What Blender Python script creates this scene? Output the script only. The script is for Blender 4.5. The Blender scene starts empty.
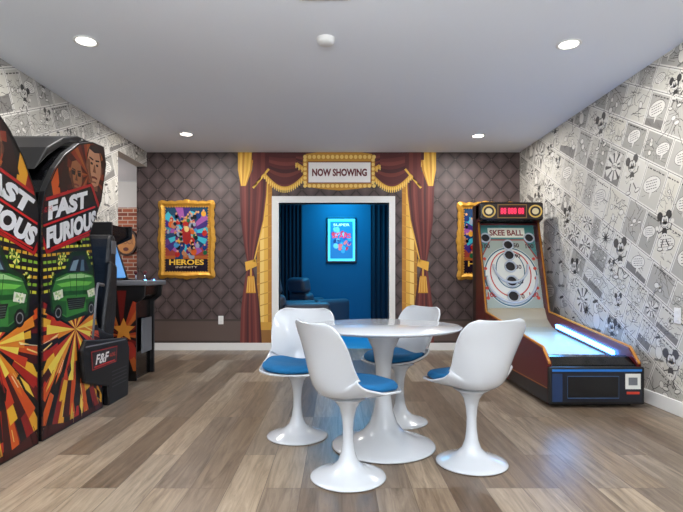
import bpy, bmesh, math, random
import numpy as np
from mathutils import Vector, Matrix
from mathutils.geometry import tessellate_polygon
random.seed(7)
S = bpy.context.scene
COLL = S.collection
try:
    S.view_settings.view_transform = 'Standard'
    S.view_settings.look = 'None'
except Exception: pass

# ---------------------------------------------------------------- measures
CAMH = 1.04; F = 500.0; VX, VY = 338.0, 275.0
YB = 6.93; XL = -2.65; XR = 2.52; CEIL = 2.74

def lin(c):
    out = []
    for v in c[:3]:
        v = v/255.0
        out.append(v/12.92 if v <= 0.04045 else ((v+0.055)/1.055)**2.4)
    return (out[0], out[1], out[2], 1.0)

# ---------------------------------------------------------------- materials
def mat(name, c, rough=0.5, metal=0.0, emit=0.0, coat=0.0, ecol=None, bump=0.0, bscale=80):
    m = bpy.data.materials.new(name); m.use_nodes = True
    nt = m.node_tree; b = nt.nodes['Principled BSDF']
    b.inputs['Base Color'].default_value = lin(c)
    b.inputs['Roughness'].default_value = rough
    b.inputs['Metallic'].default_value = metal
    if coat: b.inputs['Coat Weight'].default_value = coat
    if emit:
        b.inputs['Emission Color'].default_value = lin(ecol or c)
        b.inputs['Emission Strength'].default_value = emit
    if bump:
        tc = nt.nodes.new('ShaderNodeTexCoord')
        nz = nt.nodes.new('ShaderNodeTexNoise'); nz.inputs['Scale'].default_value = bscale
        bp = nt.nodes.new('ShaderNodeBump'); bp.inputs['Strength'].default_value = bump
        bp.inputs['Distance'].default_value = 0.01
        nt.links.new(tc.outputs['Object'], nz.inputs['Vector'])
        nt.links.new(nz.outputs['Fac'], bp.inputs['Height'])
        nt.links.new(bp.outputs['Normal'], b.inputs['Normal'])
    return m

M = {}
M['white'] = mat('white_paint', (232,232,230), 0.5)
M['ceil'] = mat('ceiling_paint', (234,238,245), 0.8, bump=0.15, bscale=140)
M['trim'] = mat('trim_white', (238,238,236), 0.35)
M['gloss'] = mat('white_lacquer', (196,200,205), 0.2, coat=0.4)
M['blue'] = mat('blue_fabric', (2,94,145), 0.9, bump=0.3, bscale=300)
M['black'] = mat('black_laminate', (16,15,17), 0.4)
M['blackg'] = mat('black_gloss', (10,10,12), 0.15)
M['vinyl'] = mat('black_vinyl', (24,24,27), 0.45, bump=0.2, bscale=60)
M['gold'] = mat('gold_leaf', (214,158,62), 0.35, 0.55, bump=0.5, bscale=60)
M['red'] = mat('red_laminate', (92,14,16), 0.3)
M['yellow'] = mat('yellow_tmold', (190,126,44), 0.35)
M['chrome'] = mat('chrome', (200,200,205), 0.12, 1.0)
M['grey'] = mat('grey_plastic', (110,112,118), 0.4)
M['navy'] = mat('theatre_wall_paint', (30,92,122), 0.8)
M['navyf'] = mat('theatre_carpet', (50,140,175), 0.95)
M['drk'] = mat('dark_velvet', (34,36,50), 0.9)
M['leather'] = mat('grey_leather', (74,76,86), 0.5)
M['blueled'] = mat('blue_led', (30,120,255), 0.4, emit=16, ecol=(70,155,255))
M['lamp'] = mat('downlight_lens', (255,255,255), 0.4, emit=14, ecol=(255,248,236))
M['lane'] = mat('lane_cork', (176,160,130), 0.3)
M['ball'] = mat('ball_wood', (176,120,70), 0.3)
M['beige'] = mat('offwhite_room', (200,198,196), 0.7)
M['screen'] = mat('screen_glass', (20,24,34), 0.1, emit=0.15, ecol=(60,90,150))
M['screen_on'] = mat('screen_lit', (60,110,160), 0.1, emit=0.9, ecol=(90,150,210))

def floor_mat():
    m = bpy.data.materials.new('vinyl_plank'); m.use_nodes = True
    nt = m.node_tree; N = nt.nodes; L = nt.links; b = N['Principled BSDF']
    tc = N.new('ShaderNodeTexCoord')
    mp = N.new('ShaderNodeMapping'); mp.inputs['Rotation'].default_value = (0,0,math.pi/2)
    L.new(tc.outputs['Object'], mp.inputs['Vector'])
    br = N.new('ShaderNodeTexBrick')
    br.inputs['Color1'].default_value = (0,0,0,1); br.inputs['Color2'].default_value = (1,1,1,1)
    br.inputs['Mortar'].default_value = (0.2,0.2,0.2,1)
    br.inputs['Scale'].default_value = 1.0
    br.inputs['Mortar Size'].default_value = 0.0014
    br.inputs['Brick Width'].default_value = 1.22
    br.inputs['Row Height'].default_value = 0.18
    br.offset = 0.37; br.offset_frequency = 3
    L.new(mp.outputs['Vector'], br.inputs['Vector'])
    mp2 = N.new('ShaderNodeMapping'); mp2.inputs['Scale'].default_value = (16,1.2,1)
    L.new(tc.outputs['Object'], mp2.inputs['Vector'])
    add = N.new('ShaderNodeVectorMath'); add.operation='ADD'
    mul = N.new('ShaderNodeVectorMath'); mul.operation='SCALE'; mul.inputs['Scale'].default_value = 13
    L.new(br.outputs['Color'], mul.inputs[0]); L.new(mp2.outputs['Vector'], add.inputs[0]); L.new(mul.outputs[0], add.inputs[1])
    nz = N.new('ShaderNodeTexNoise'); nz.inputs['Scale'].default_value = 1.6; nz.inputs['Detail'].default_value = 9
    nz.inputs['Roughness'].default_value = 0.68; nz.inputs['Distortion'].default_value = 0.9
    L.new(add.outputs[0], nz.inputs['Vector'])
    ramp = N.new('ShaderNodeValToRGB'); cr = ramp.color_ramp
    cols = [(0,(100,83,67)),(0.3,(136,119,100)),(0.55,(162,146,126)),(0.8,(145,132,117)),(1,(112,96,81))]
    cr.elements[0].position=0; cr.elements[0].color=lin(cols[0][1])
    cr.elements[1].position=1; cr.elements[1].color=lin(cols[-1][1])
    for p,c in cols[1:-1]:
        e = cr.elements.new(p); e.color = lin(c)
    L.new(br.outputs['Color'], ramp.inputs['Fac'])
    r2 = N.new('ShaderNodeValToRGB'); r2.color_ramp.elements[0].position=0.32; r2.color_ramp.elements[1].position=0.66
    r2.color_ramp.elements[0].color=(0.44,0.40,0.36,1); r2.color_ramp.elements[1].color=(1.12,1.10,1.08,1)
    L.new(nz.outputs['Fac'], r2.inputs['Fac'])
    mx = N.new('ShaderNodeMixRGB'); mx.blend_type='MULTIPLY'; mx.inputs['Fac'].default_value=1
    L.new(ramp.outputs['Color'], mx.inputs['Color1']); L.new(r2.outputs['Color'], mx.inputs['Color2'])
    mx2 = N.new('ShaderNodeMixRGB'); mx2.inputs['Color2'].default_value=lin((76,62,52))
    L.new(br.outputs['Fac'], mx2.inputs['Fac']); L.new(mx.outputs['Color'], mx2.inputs['Color1'])
    L.new(mx2.outputs['Color'], b.inputs['Base Color'])
    b.inputs['Roughness'].default_value = 0.34
    bp = N.new('ShaderNodeBump'); bp.inputs['Strength'].default_value=0.15; bp.inputs['Distance'].default_value=0.004
    L.new(nz.outputs['Fac'], bp.inputs['Height']); L.new(bp.outputs['Normal'], b.inputs['Normal'])
    return m
M['floor'] = floor_mat()

def quilt_mat():
    m = bpy.data.materials.new('quilted_mural'); m.use_nodes=True
    nt=m.node_tree; N=nt.nodes; L=nt.links; b=N['Principled BSDF']
    tc=N.new('ShaderNodeTexCoord'); sp=N.new('ShaderNodeSeparateXYZ'); L.new(tc.outputs['Object'],sp.inputs[0])
    def math_(op,a,bv=None,c=None):
        n=N.new('ShaderNodeMath'); n.operation=op
        for i,v in enumerate((a,bv,c)):
            if v is None: continue
            if isinstance(v,(int,float)): n.inputs[i].default_value=v
            else: L.new(v,n.inputs[i])
        return n.outputs[0]
    P=0.25
    zx=math_('MULTIPLY',sp.outputs['Z'],0.9)
    u=math_('DIVIDE',math_('ADD',sp.outputs['X'],zx),P); v=math_('DIVIDE',math_('SUBTRACT',sp.outputs['X'],zx),P)
    du=math_('PINGPONG',u,0.5); dv=math_('PINGPONG',v,0.5)
    h=math_('MINIMUM',du,dv)
    ramp=N.new('ShaderNodeValToRGB'); cr=ramp.color_ramp
    cr.elements[0].position=0.015; cr.elements[0].color=lin((40,30,31))
    cr.elements[1].position=0.5; cr.elements[1].color=lin((104,87,85))
    e=cr.elements.new(0.055); e.color=lin((74,59,58))
    e=cr.elements.new(0.25); e.color=lin((88,72,71))
    L.new(h,ramp.inputs['Fac'])
    low=math_('LESS_THAN',sp.outputs['Z'],0.42)
    mx=N.new('ShaderNodeMixRGB'); mx.inputs['Color2'].default_value=lin((94,78,72))
    L.new(low,mx.inputs['Fac']); L.new(ramp.outputs['Color'],mx.inputs['Color1'])
    r=math_('SQRT',math_('ADD',math_('POWER',du,2),math_('POWER',dv,2)))
    bt=math_('MULTIPLY',math_('LESS_THAN',r,0.042),math_('GREATER_THAN',sp.outputs['Z'],0.42))
    mb=N.new('ShaderNodeMixRGB'); mb.inputs['Color2'].default_value=lin((112,94,90))
    L.new(bt,mb.inputs['Fac']); L.new(mx.outputs['Color'],mb.inputs['Color1'])
    L.new(mb.outputs['Color'],b.inputs['Base Color'])
    b.inputs['Roughness'].default_value=0.55
    return m
M['quilt']=quilt_mat()

def brick_mat():
    m=bpy.data.materials.new('red_brick'); m.use_nodes=True
    nt=m.node_tree; N=nt.nodes; L=nt.links; b=N['Principled BSDF']
    tc=N.new('ShaderNodeTexCoord'); mp=N.new('ShaderNodeMapping'); mp.inputs['Rotation'].default_value=(math.pi/2,0,0)
    L.new(tc.outputs['Object'],mp.inputs['Vector'])
    br=N.new('ShaderNodeTexBrick'); br.inputs['Scale'].default_value=1
    br.inputs['Brick Width'].default_value=0.2; br.inputs['Row Height'].default_value=0.07; br.inputs['Mortar Size'].default_value=0.008
    br.inputs['Color1'].default_value=lin((168,92,64)); br.inputs['Color2'].default_value=lin((120,62,48)); br.inputs['Mortar'].default_value=lin((190,170,155))
    L.new(mp.outputs['Vector'],br.inputs['Vector']); L.new(br.outputs['Color'],b.inputs['Base Color'])
    b.inputs['Roughness'].default_value=0.85
    return m
M['brick']=brick_mat()

PM = {}
def paint_mat(rough=0.5, emit=0.0):
    k=(rough,emit)
    if k in PM: return PM[k]
    m=bpy.data.materials.new('printed_art_%d'%len(PM)); m.use_nodes=True
    nt=m.node_tree; b=nt.nodes['Principled BSDF']
    a=nt.nodes.new('ShaderNodeAttribute'); a.attribute_name='Col'
    nt.links.new(a.outputs['Color'],b.inputs['Base Color']); b.inputs['Roughness'].default_value=rough
    if emit:
        nt.links.new(a.outputs['Color'],b.inputs['Emission Color']); b.inputs['Emission Strength'].default_value=emit
    PM[k]=m; return m

# ---------------------------------------------------------------- mesh helpers
def mkobj(name, verts, faces, m=None, smooth=False, parent=None):
    me=bpy.data.meshes.new(name); me.from_pydata([tuple(v) for v in verts],[],faces); me.update()
    o=bpy.data.objects.new(name,me); COLL.objects.link(o)
    if m: me.materials.append(m)
    if smooth:
        for p in me.polygons: p.use_smooth=True
    if parent: adopt(parent,o)
    return o
def adopt(p,*kids):
    for k in kids:
        k.parent=p
        k.matrix_parent_inverse = Matrix.LocRotScale(p.location,p.rotation_euler,None).inverted()
def empty(name,loc=(0,0,0),rz=0):
    e=bpy.data.objects.new(name,None); e.empty_display_size=0.1; e.location=loc; e.rotation_euler=(0,0,rz)
    COLL.objects.link(e); return e
def fixn(o):
    bm=bmesh.new(); bm.from_mesh(o.data); bmesh.ops.recalc_face_normals(bm,faces=bm.faces); bm.to_mesh(o.data); bm.free()
def bevel(o,w,seg=2):
    md=o.modifiers.new('bevel','BEVEL'); md.width=w; md.segments=seg; md.limit_method='ANGLE'; md.angle_limit=0.6
    return o
def box(name,x0,x1,y0,y1,z0,z1,m,bev=0,parent=None,seg=2):
    v=[(x,y,z) for x in (x0,x1) for y in (y0,y1) for z in (z0,z1)]
    f=[(0,1,3,2),(4,6,7,5),(0,4,5,1),(2,3,7,6),(0,2,6,4),(1,5,7,3)]
    o=mkobj(name,v,f,m,parent=parent); fixn(o)
    if bev: bevel(o,bev,seg)
    return o
def boxes(name,lst,m,parent=None):
    V=[];Fc=[]
    for (x0,x1,y0,y1,z0,z1) in lst:
        k=len(V)
        V+=[(x,y,z) for x in (x0,x1) for y in (y0,y1) for z in (z0,z1)]
        Fc+=[tuple(i+k for i in q) for q in [(0,1,3,2),(4,6,7,5),(0,4,5,1),(2,3,7,6),(0,2,6,4),(1,5,7,3)]]
    o=mkobj(name,V,Fc,m,parent=parent); fixn(o); return o
def prism(name,pts,axis,a0,a1,m,bev=0,parent=None):
    """pts 2D polygon; axis 'x' -> pts are (y,z), 'y' -> (x,z), 'z' -> (x,y)"""
    def mk(p,a):
        return {'x':(a,p[0],p[1]),'y':(p[0],a,p[1]),'z':(p[0],p[1],a)}[axis]
    n=len(pts); V=[mk(p,a0) for p in pts]+[mk(p,a1) for p in pts]
    Fc=[tuple(range(n)),tuple(range(2*n-1,n-1,-1))]+[(i,(i+1)%n,(i+1)%n+n,i+n) for i in range(n)]
    o=mkobj(name,V,Fc,m,parent=parent); fixn(o)
    if bev: bevel(o,bev)
    return o
def lathe(name,prof,m,loc=(0,0,0),seg=48,parent=None,local=False):
    V=[];Fc=[];n=len(prof)
    for i in range(seg):
        a=2*math.pi*i/seg
        for r,z in prof: V.append((loc[0]+r*math.cos(a),loc[1]+r*math.sin(a),loc[2]+z))
    for i in range(seg):
        j=(i+1)%seg
        for k in range(n-1): Fc.append((i*n+k,j*n+k,j*n+k+1,i*n+k+1))
    o=mkobj(name,V,Fc,m,smooth=True)
    bm=bmesh.new(); bm.from_mesh(o.data); bmesh.ops.remove_doubles(bm,verts=bm.verts,dist=1e-5)
    bmesh.ops.recalc_face_normals(bm,faces=bm.faces); bm.to_mesh(o.data); bm.free()
    if parent:
        if local: o.parent=parent
        else: adopt(parent,o)
    return o
def tube(name,pts,r,m,parent=None,closed=False,res=8):
    """swept round tube as a mesh"""
    pts=[Vector(p) for p in pts]; n=len(pts); V=[];Fc=[]
    for i,p in enumerate(pts):
        if closed: t=pts[(i+1)%n]-pts[i-1]
        else: t=pts[min(i+1,n-1)]-pts[max(i-1,0)]
        t.normalize(); up=Vector((0,0,1)) if abs(t.z)<0.95 else Vector((1,0,0))
        a=t.cross(up).normalized(); b=t.cross(a)
        for k in range(res):
            th=2*math.pi*k/res; V.append(p+a*r*math.cos(th)+b*r*math.sin(th))
    for i in range(n if closed else n-1):
        j=(i+1)%n
        for k in range(res):
            l=(k+1)%res; Fc.append((i*res+k,i*res+l,j*res+l,j*res+k))
    if not closed:
        Fc.append(tuple(range(res))); Fc.append(tuple(range(n*res-1,(n-1)*res-1,-1)))
    o=mkobj(name,V,Fc,m,smooth=True,parent=parent); fixn(o); return o

# ---------------------------------------------------------------- flat printed art on surfaces
_tc={}
def text_polys(s,bold=0.0):
    k=(s,bold)
    if k in _tc: return _tc[k]
    cu=bpy.data.curves.new('tmp','FONT'); cu.body=s; cu.offset=bold; cu.resolution_u=3
    o=bpy.data.objects.new('tmp',cu); COLL.objects.link(o)
    bpy.context.view_layer.update()
    dg=bpy.context.evaluated_depsgraph_get(); me=o.evaluated_get(dg).to_mesh()
    P=[[(me.vertices[i].co.x,me.vertices[i].co.y) for i in p.vertices] for p in me.polygons]
    o.evaluated_get(dg).to_mesh_clear()
    bpy.data.objects.remove(o); bpy.data.curves.remove(cu)
    xs=[q[0] for p in P for q in p]; ys=[q[1] for p in P for q in p]
    x0,x1,y0,y1=min(xs),max(xs),min(ys),max(ys)
    P=[[((x-x0)/(x1-x0),(y-y0)/(y1-y0)) for x,y in p] for p in P]
    _tc[k]=(P,(x1-x0)/(y1-y0)); return _tc[k]
def ccw(p):
    a=sum(p[i-1][0]*p[i][1]-p[i][0]*p[i-1][1] for i in range(len(p)))
    return p if a>0 else p[::-1]
def clip(sub,cl):
    out=sub
    for i in range(len(cl)):
        A=cl[i-1]; B=cl[i]; ex,ey=B[0]-A[0],B[1]-A[1]
        inp=out; out=[]
        if not inp: return []
        d=[ex*(q[1]-A[1])-ey*(q[0]-A[0]) for q in inp]
        for j in range(len(inp)):
            p,q=inp[j-1],inp[j]; dp,dq=d[j-1],d[j]
            if dq>=0:
                if dp<0:
                    t=dp/(dp-dq); out.append((p[0]+(q[0]-p[0])*t,p[1]+(q[1]-p[1])*t))
                out.append(q)
            elif dp>=0:
                t=dp/(dp-dq); out.append((p[0]+(q[0]-p[0])*t,p[1]+(q[1]-p[1])*t))
    return out
class Canvas:
    def __init__(s,name,o,ex,ey,region=None,rough=0.5,emit=0.0,step=0.0002,base=0.0015,gain=1.0):
        s.name=name; s.o=Vector(o); s.ex=Vector(ex).normalized(); s.ey=Vector(ey).normalized(); s.n=s.ex.cross(s.ey)
        s.V=[];s.F=[];s.C=[];s.L=0;s.rough=rough;s.emit=emit;s.step=step;s.base=base;s.gain=gain
        s.reg=None
        if region is not None:
            if len(region)==4: s.reg=[ccw(list(region))]
            else:
                t=tessellate_polygon([[Vector((p[0],p[1],0)) for p in region]])
                s.reg=[ccw([region[i] for i in tr]) for tr in t]
    def px(s,x,y):
        """survey: photo measurement -> coordinates on this surface"""
        d=Vector(((x-VX)/F,1,-(y-VY)/F)); c=Vector((0,0,CAMH))
        t=(s.o-c).dot(s.n)/d.dot(s.n); p=c+d*t-s.o
        return (p.dot(s.ex),p.dot(s.ey))
    def _emit(s,p,c):
        k=len(s.V); off=s.n*(s.base+s.L*s.step)
        for q in p: s.V.append(s.o+s.ex*q[0]+s.ey*q[1]+off)
        s.F.append(tuple(range(k,k+len(p)))); s.C.append((c[0]*s.gain,c[1]*s.gain,c[2]*s.gain,1))
    def conv(s,p,c):
        p=ccw(p)
        if s.reg is None: s._emit(p,c); return
        for r in s.reg:
            q=clip(p,r)
            if len(q)>2:
                s._emit(q,c)
    def poly(s,p,c):
        c=lin(c)
        if len(p)<=3: s.conv(p,c); return
        for tr in tessellate_polygon([[Vector((q[0],q[1],0)) for q in p]]):
            s.conv([p[i] for i in tr],c)
    def quad(s,a0,a1,b0,b1,c): s.conv([(a0,b0),(a1,b0),(a1,b1),(a0,b1)],lin(c))
    def ell(s,x,y,rx,ry,c,rot=0,n=20):
        ca,sa=math.cos(rot),math.sin(rot)
        s.conv([(x+rx*math.cos(t)*ca-ry*math.sin(t)*sa,y+rx*math.cos(t)*sa+ry*math.sin(t)*ca) for t in [2*math.pi*i/n for i in range(n)]],lin(c))
    def ring(s,x,y,r,w,c,n=36,a0=0,a1=2*math.pi,ry=None):
        k=(ry or r)/r; pts=[(x+r*math.cos(a0+(a1-a0)*i/n),y+k*r*math.sin(a0+(a1-a0)*i/n)) for i in range(n+1)]
        s.stroke(pts,w,c)
    def stroke(s,pts,w,c):
        c=lin(c); n=len(pts); Lr=[]
        for i in range(n):
            a=pts[max(i-1,0)]; b=pts[min(i+1,n-1)]
            if i==n-1 and n>2 and pts[0]==pts[-1]: b=pts[1]
            dx,dy=b[0]-a[0],b[1]-a[1]; l=math.hypot(dx,dy) or 1
            nx,ny=-dy/l*w/2,dx/l*w/2
            Lr.append(((pts[i][0]+nx,pts[i][1]+ny),(pts[i][0]-nx,pts[i][1]-ny)))
        for i in range(n-1):
            s.conv([Lr[i][1],Lr[i+1][1],Lr[i+1][0],Lr[i][0]],c)
    def text(s,t,x,y,h,c,w=None,rot=0,shear=0,bold=0.0):
        P,asp=text_polys(t,bold); c=lin(c); w=w or h*asp; ca,sa=math.cos(rot),math.sin(rot)
        for p in P:
            q=[]
            for u,v in p:
                X=(u-.5)*w+shear*(v-.5)*h; Y=(v-.5)*h
                q.append((x+X*ca-Y*sa,y+X*sa+Y*ca))
            s.conv(q,c)
    def rays(s,x,y,r,n,cols,r0=0.0,jit=0.0,a0=0,a1=2*math.pi,R=random):
        for i in range(n):
            t0=a0+(a1-a0)*i/n; t1=a0+(a1-a0)*(i+1)/n; rr=r*(1-jit*R.random())
            s.conv([(x+r0*math.cos((t0+t1)/2),y+r0*math.sin((t0+t1)/2)),(x+rr*math.cos(t0),y+rr*math.sin(t0)),(x+rr*math.cos(t1),y+rr*math.sin(t1))],lin(cols[i%len(cols)]))
    def star(s,x,y,r,n,c,k=0.5,rot=0):
        pts=[(x+(r if i%2==0 else r*k)*math.cos(rot+math.pi*i/n),y+(r if i%2==0 else r*k)*math.sin(rot+math.pi*i/n)) for i in range(2*n)]
        s.poly(pts,c)
    def build(s,parent=None):
        me=bpy.data.meshes.new(s.name); me.from_pydata([tuple(v) for v in s.V],[],s.F); me.update()
        at=me.color_attributes.new('Col','FLOAT_COLOR','CORNER')
        arr=np.empty((len(me.loops),4),dtype=np.float32); k=0
        for f,c in zip(s.F,s.C):
            arr[k:k+len(f)]=c; k+=len(f)
        at.data.foreach_set('color',arr.ravel())
        me.materials.append(paint_mat(s.rough,s.emit))
        o=bpy.data.objects.new(s.name,me); COLL.objects.link(o)
        if parent: adopt(parent,o)
        return o

# ================================================================ ROOM
floor=box('floor',-7,XR+0.15,-2.2,YB+0.14,-0.1,0,M['floor'])
ceiling=box('ceiling',-7,XR+0.15,-2.2,11,CEIL,CEIL+0.1,M['ceil'])
M['paper']=mat('wallpaper_base',(205,202,196),0.7)
wr=box('wall_right',XR,XR+0.15,-2.2,YB+0.14,0,CEIL,M['paper'])
HZ=2.54; YO=6.02
wl=boxes('wall_left',[(XL-0.14,XL,-2.2,YO,0,CEIL),(XL-0.14,XL,YO,YB,HZ,CEIL)],M['paper'])
DX0,DX1,DZ=-0.82,0.707,2.04
wb=boxes('wall_back',[(XL-0.14,DX0,YB,YB+0.14,0,CEIL),(DX1,XR,YB,YB+0.14,0,CEIL),(DX0,DX1,YB,YB+0.14,DZ,CEIL)],M['quilt'])
box('baseboard_right',XR-0.016,XR,-2.2,YB-0.016,0,0.11,M['trim'],0.004)
box('baseboard_left',XL,XL+0.016,-2.2,YO,0,0.11,M['trim'],0.004)
boxes('baseboard_back',[(XL-0.14,DX0-0.095,YB-0.016,YB,0,0.1),(DX1+0.083,XR-0.016,YB-0.016,YB,0,0.1)],M['trim'])
boxes('trim_doorway',[(DX0-0.095,DX0,YB-0.022,YB+0.15,0,DZ+0.09),(DX1,DX1+0.083,YB-0.022,YB+0.15,0,DZ+0.09),(DX0,DX1,YB-0.022,YB+0.15,DZ,DZ+0.09)],M['trim'])

# neighbouring room on the left
box('wall_far',-7,-2.0,9.1,9.2,0,CEIL,M['beige'])
bw=box('wall_brick',-7,-2.2,9.04,9.1,0,2.26,M['brick'])
box('wall_outer',-7.1,-7,-2.2,9.2,0,CEIL,M['beige'])
box('floor_annex',-7,-1.78,YB+0.14,9.2,-0.1,0,M['floor'])
cs=Canvas('brick_sign_art',(0,9.015,0),(1,0,0),(0,0,1),base=0.004)
sx,sy=cs.px(126,242)
cs.ell(sx,sy,0.2,0.24,(70,40,25)); cs.L=1; cs.ell(sx,sy,0.17,0.21,(190,124,60)); cs.L=2; cs.text('ARCADE',sx,sy,0.08,(90,30,20),w=0.26)
cs.ell(sx,sy+.13,.05,.035,(90,30,20)); cs.ell(sx,sy-.13,.05,.035,(90,30,20))
sg=empty('wall_sign',(sx,9.03,sy)); lathe_s=lathe('sign_disc',[(0,0),(0.22,0),(0.22,0.04),(0,0.04)],M['black'])
lathe_s.data.transform(Matrix.Translation((sx,9.055,sy))@Matrix.Rotation(math.pi/2,4,'X')@Matrix.Diagonal((1,1.1,1,1))); adopt(sg,lathe_s)
cs.build(sg)

# ---------------------------------------------------------------- comic wallpaper
INK=(78,75,73); DK=(52,50,49)
def mouse(c,x,y,s,R,mir=1,face=(212,209,202),INK=INK):
    L0=c.L
    def T(u,v): return (x+mir*u*s,y+v*s)
    def E(u,v,a,b,col,rot=0): c.ell(*T(u,v),a*s,b*s,col,rot*mir,14)
    E(-.30,.92,.19,.20,INK); E(.28,.95,.19,.20,INK); E(0,.66,.29,.28,INK)
    c.stroke([T(-.1,.3),T(-.4,.2),T(-.5,.38)],.05*s,INK); c.stroke([T(.1,.3),T(.38,.35),T(.5,.6)],.05*s,INK)
    E(0,.2,.17,.24,INK)
    c.stroke([T(-.1,-.1),T(-.22,-.45)],.06*s,INK); c.stroke([T(.1,-.1),T(.3,-.4)],.06*s,INK)
    c.stroke([T(-.15,.1),T(-.4,-.05),T(-.5,.1)],.018*s,INK)
    E(-.30,-.5,.2,.1,INK); E(.38,-.46,.2,.1,INK,.3)
    c.L=L0+1
    E(-.06,.72,.12,.18,face); E(.13,.72,.12,.18,face); E(.04,.54,.24,.14,face)
    E(-.5,.42,.1,.1,face); E(.52,.66,.11,.1,face); E(0,.05,.2,.13,face)
    E(-.30,-.49,.17,.07,face); E(.38,-.45,.17,.07,face,.3)
    c.L=L0+2
    E(-.04,.7,.035,.09,INK); E(.12,.7,.035,.09,INK); E(.06,.58,.07,.045,INK)
    c.stroke([T(-.14,.52),T(-.05,.45),T(.08,.43),T(.2,.47),T(.26,.55)],.02*s,INK)
    E(-.07,.07,.03,.035,INK); E(.07,.07,.03,.035,INK)
    c.L=L0
def outline_ell(c,x,y,rx,ry,w=0.006,fill=(214,211,204),n=18):
    c.ell(x,y,rx,ry,INK,0,n); L0=c.L; c.L=L0+1; c.ell(x,y,rx-w,ry-w,fill,0,n); c.L=L0
def doodle(c,x,y,s,R,rot):
    k=R.random(); L0=c.L
    if k<.17: mouse(c,x,y-.12*s,s*.62,R,R.choice((-1,1)))
    elif k<.21: mouse(c,x,y-.6*s,s*.95,R,R.choice((-1,1)))
    elif k<.28:
        c.rays(x,y,s*.55,26,[INK,(212,209,202),(212,209,202)],jit=.5,R=R); c.L=L0+1; outline_ell(c,x,y,s*.2,s*.14,.004)
        c.L=L0+3; c.text(R.choice(['POW!','ZAP','BANG','WOW!','HA HA']),x,y,s*.11,INK,w=s*.3,rot=rot,bold=.02)
    elif k<.46:
        outline_ell(c,x,y+.1*s,s*.42,s*.25,.004); c.L=L0+1; c.conv([(x-.1*s,y-.1*s),(x+.02*s,y-.12*s),(x-.15*s,y-.33*s)],lin((214,211,204))); c.L=L0+2
        for i in range(4):
            yy=y+.22*s-i*.08*s; xx=x-.26*s
            while xx<x+.24*s:
                w=R.uniform(.04,.10)*s; c.stroke([(xx,yy),(xx+w,yy)],.022*s,INK); xx+=w+.03*s
    elif k<.62:
        w=.004
        outline_ell(c,x,y-.1*s,.22*s,.28*s,w); c.L=L0+2; outline_ell(c,x,y+.28*s,.18*s,.18*s,w); c.L=L0+4
        outline_ell(c,x+.2*s,y+.22*s,.17*s,.06*s,w,(180,178,171)); c.ell(x+.03*s,y+.33*s,.025*s,.06*s,INK,0,10); c.ell(x+.11*s,y+.33*s,.025*s,.06*s,INK,0,10)
        c.ell(x-.06*s,y+.47*s,.16*s,.05*s,INK,.2)
        c.stroke([(x-.2*s,y),(x-.4*s,y+.1*s),(x-.5*s,y+.0)],.03*s,INK); c.stroke([(x+.2*s,y),(x+.4*s,y-.1*s)],.03*s,INK)
        c.ell(x-.14*s,y-.4*s,.14*s,.05*s,(120,118,114)); c.ell(x+.14*s,y-.4*s,.14*s,.05*s,(120,118,114))
    else:
        for i in range(16):
            t=R.uniform(-.5,.4); u=R.uniform(-.4,.4); pts=[(x+t*s,y+u*s)]
            dx,dy=R.uniform(-.1,.1),R.uniform(-.1,.1)
            for j in range(5): pts.append((pts[-1][0]+(dx+R.uniform(-.04,.04))*s,pts[-1][1]+(dy+R.uniform(-.05,.05))*s))
            c.stroke(pts,.017*s,INK)
        for i in range(3): outline_ell(c,x+R.uniform(-.35,.35)*s,y+R.uniform(-.3,.3)*s,R.uniform(.06,.14)*s,R.uniform(.05,.12)*s,.004)
    c.L=L0
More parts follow.
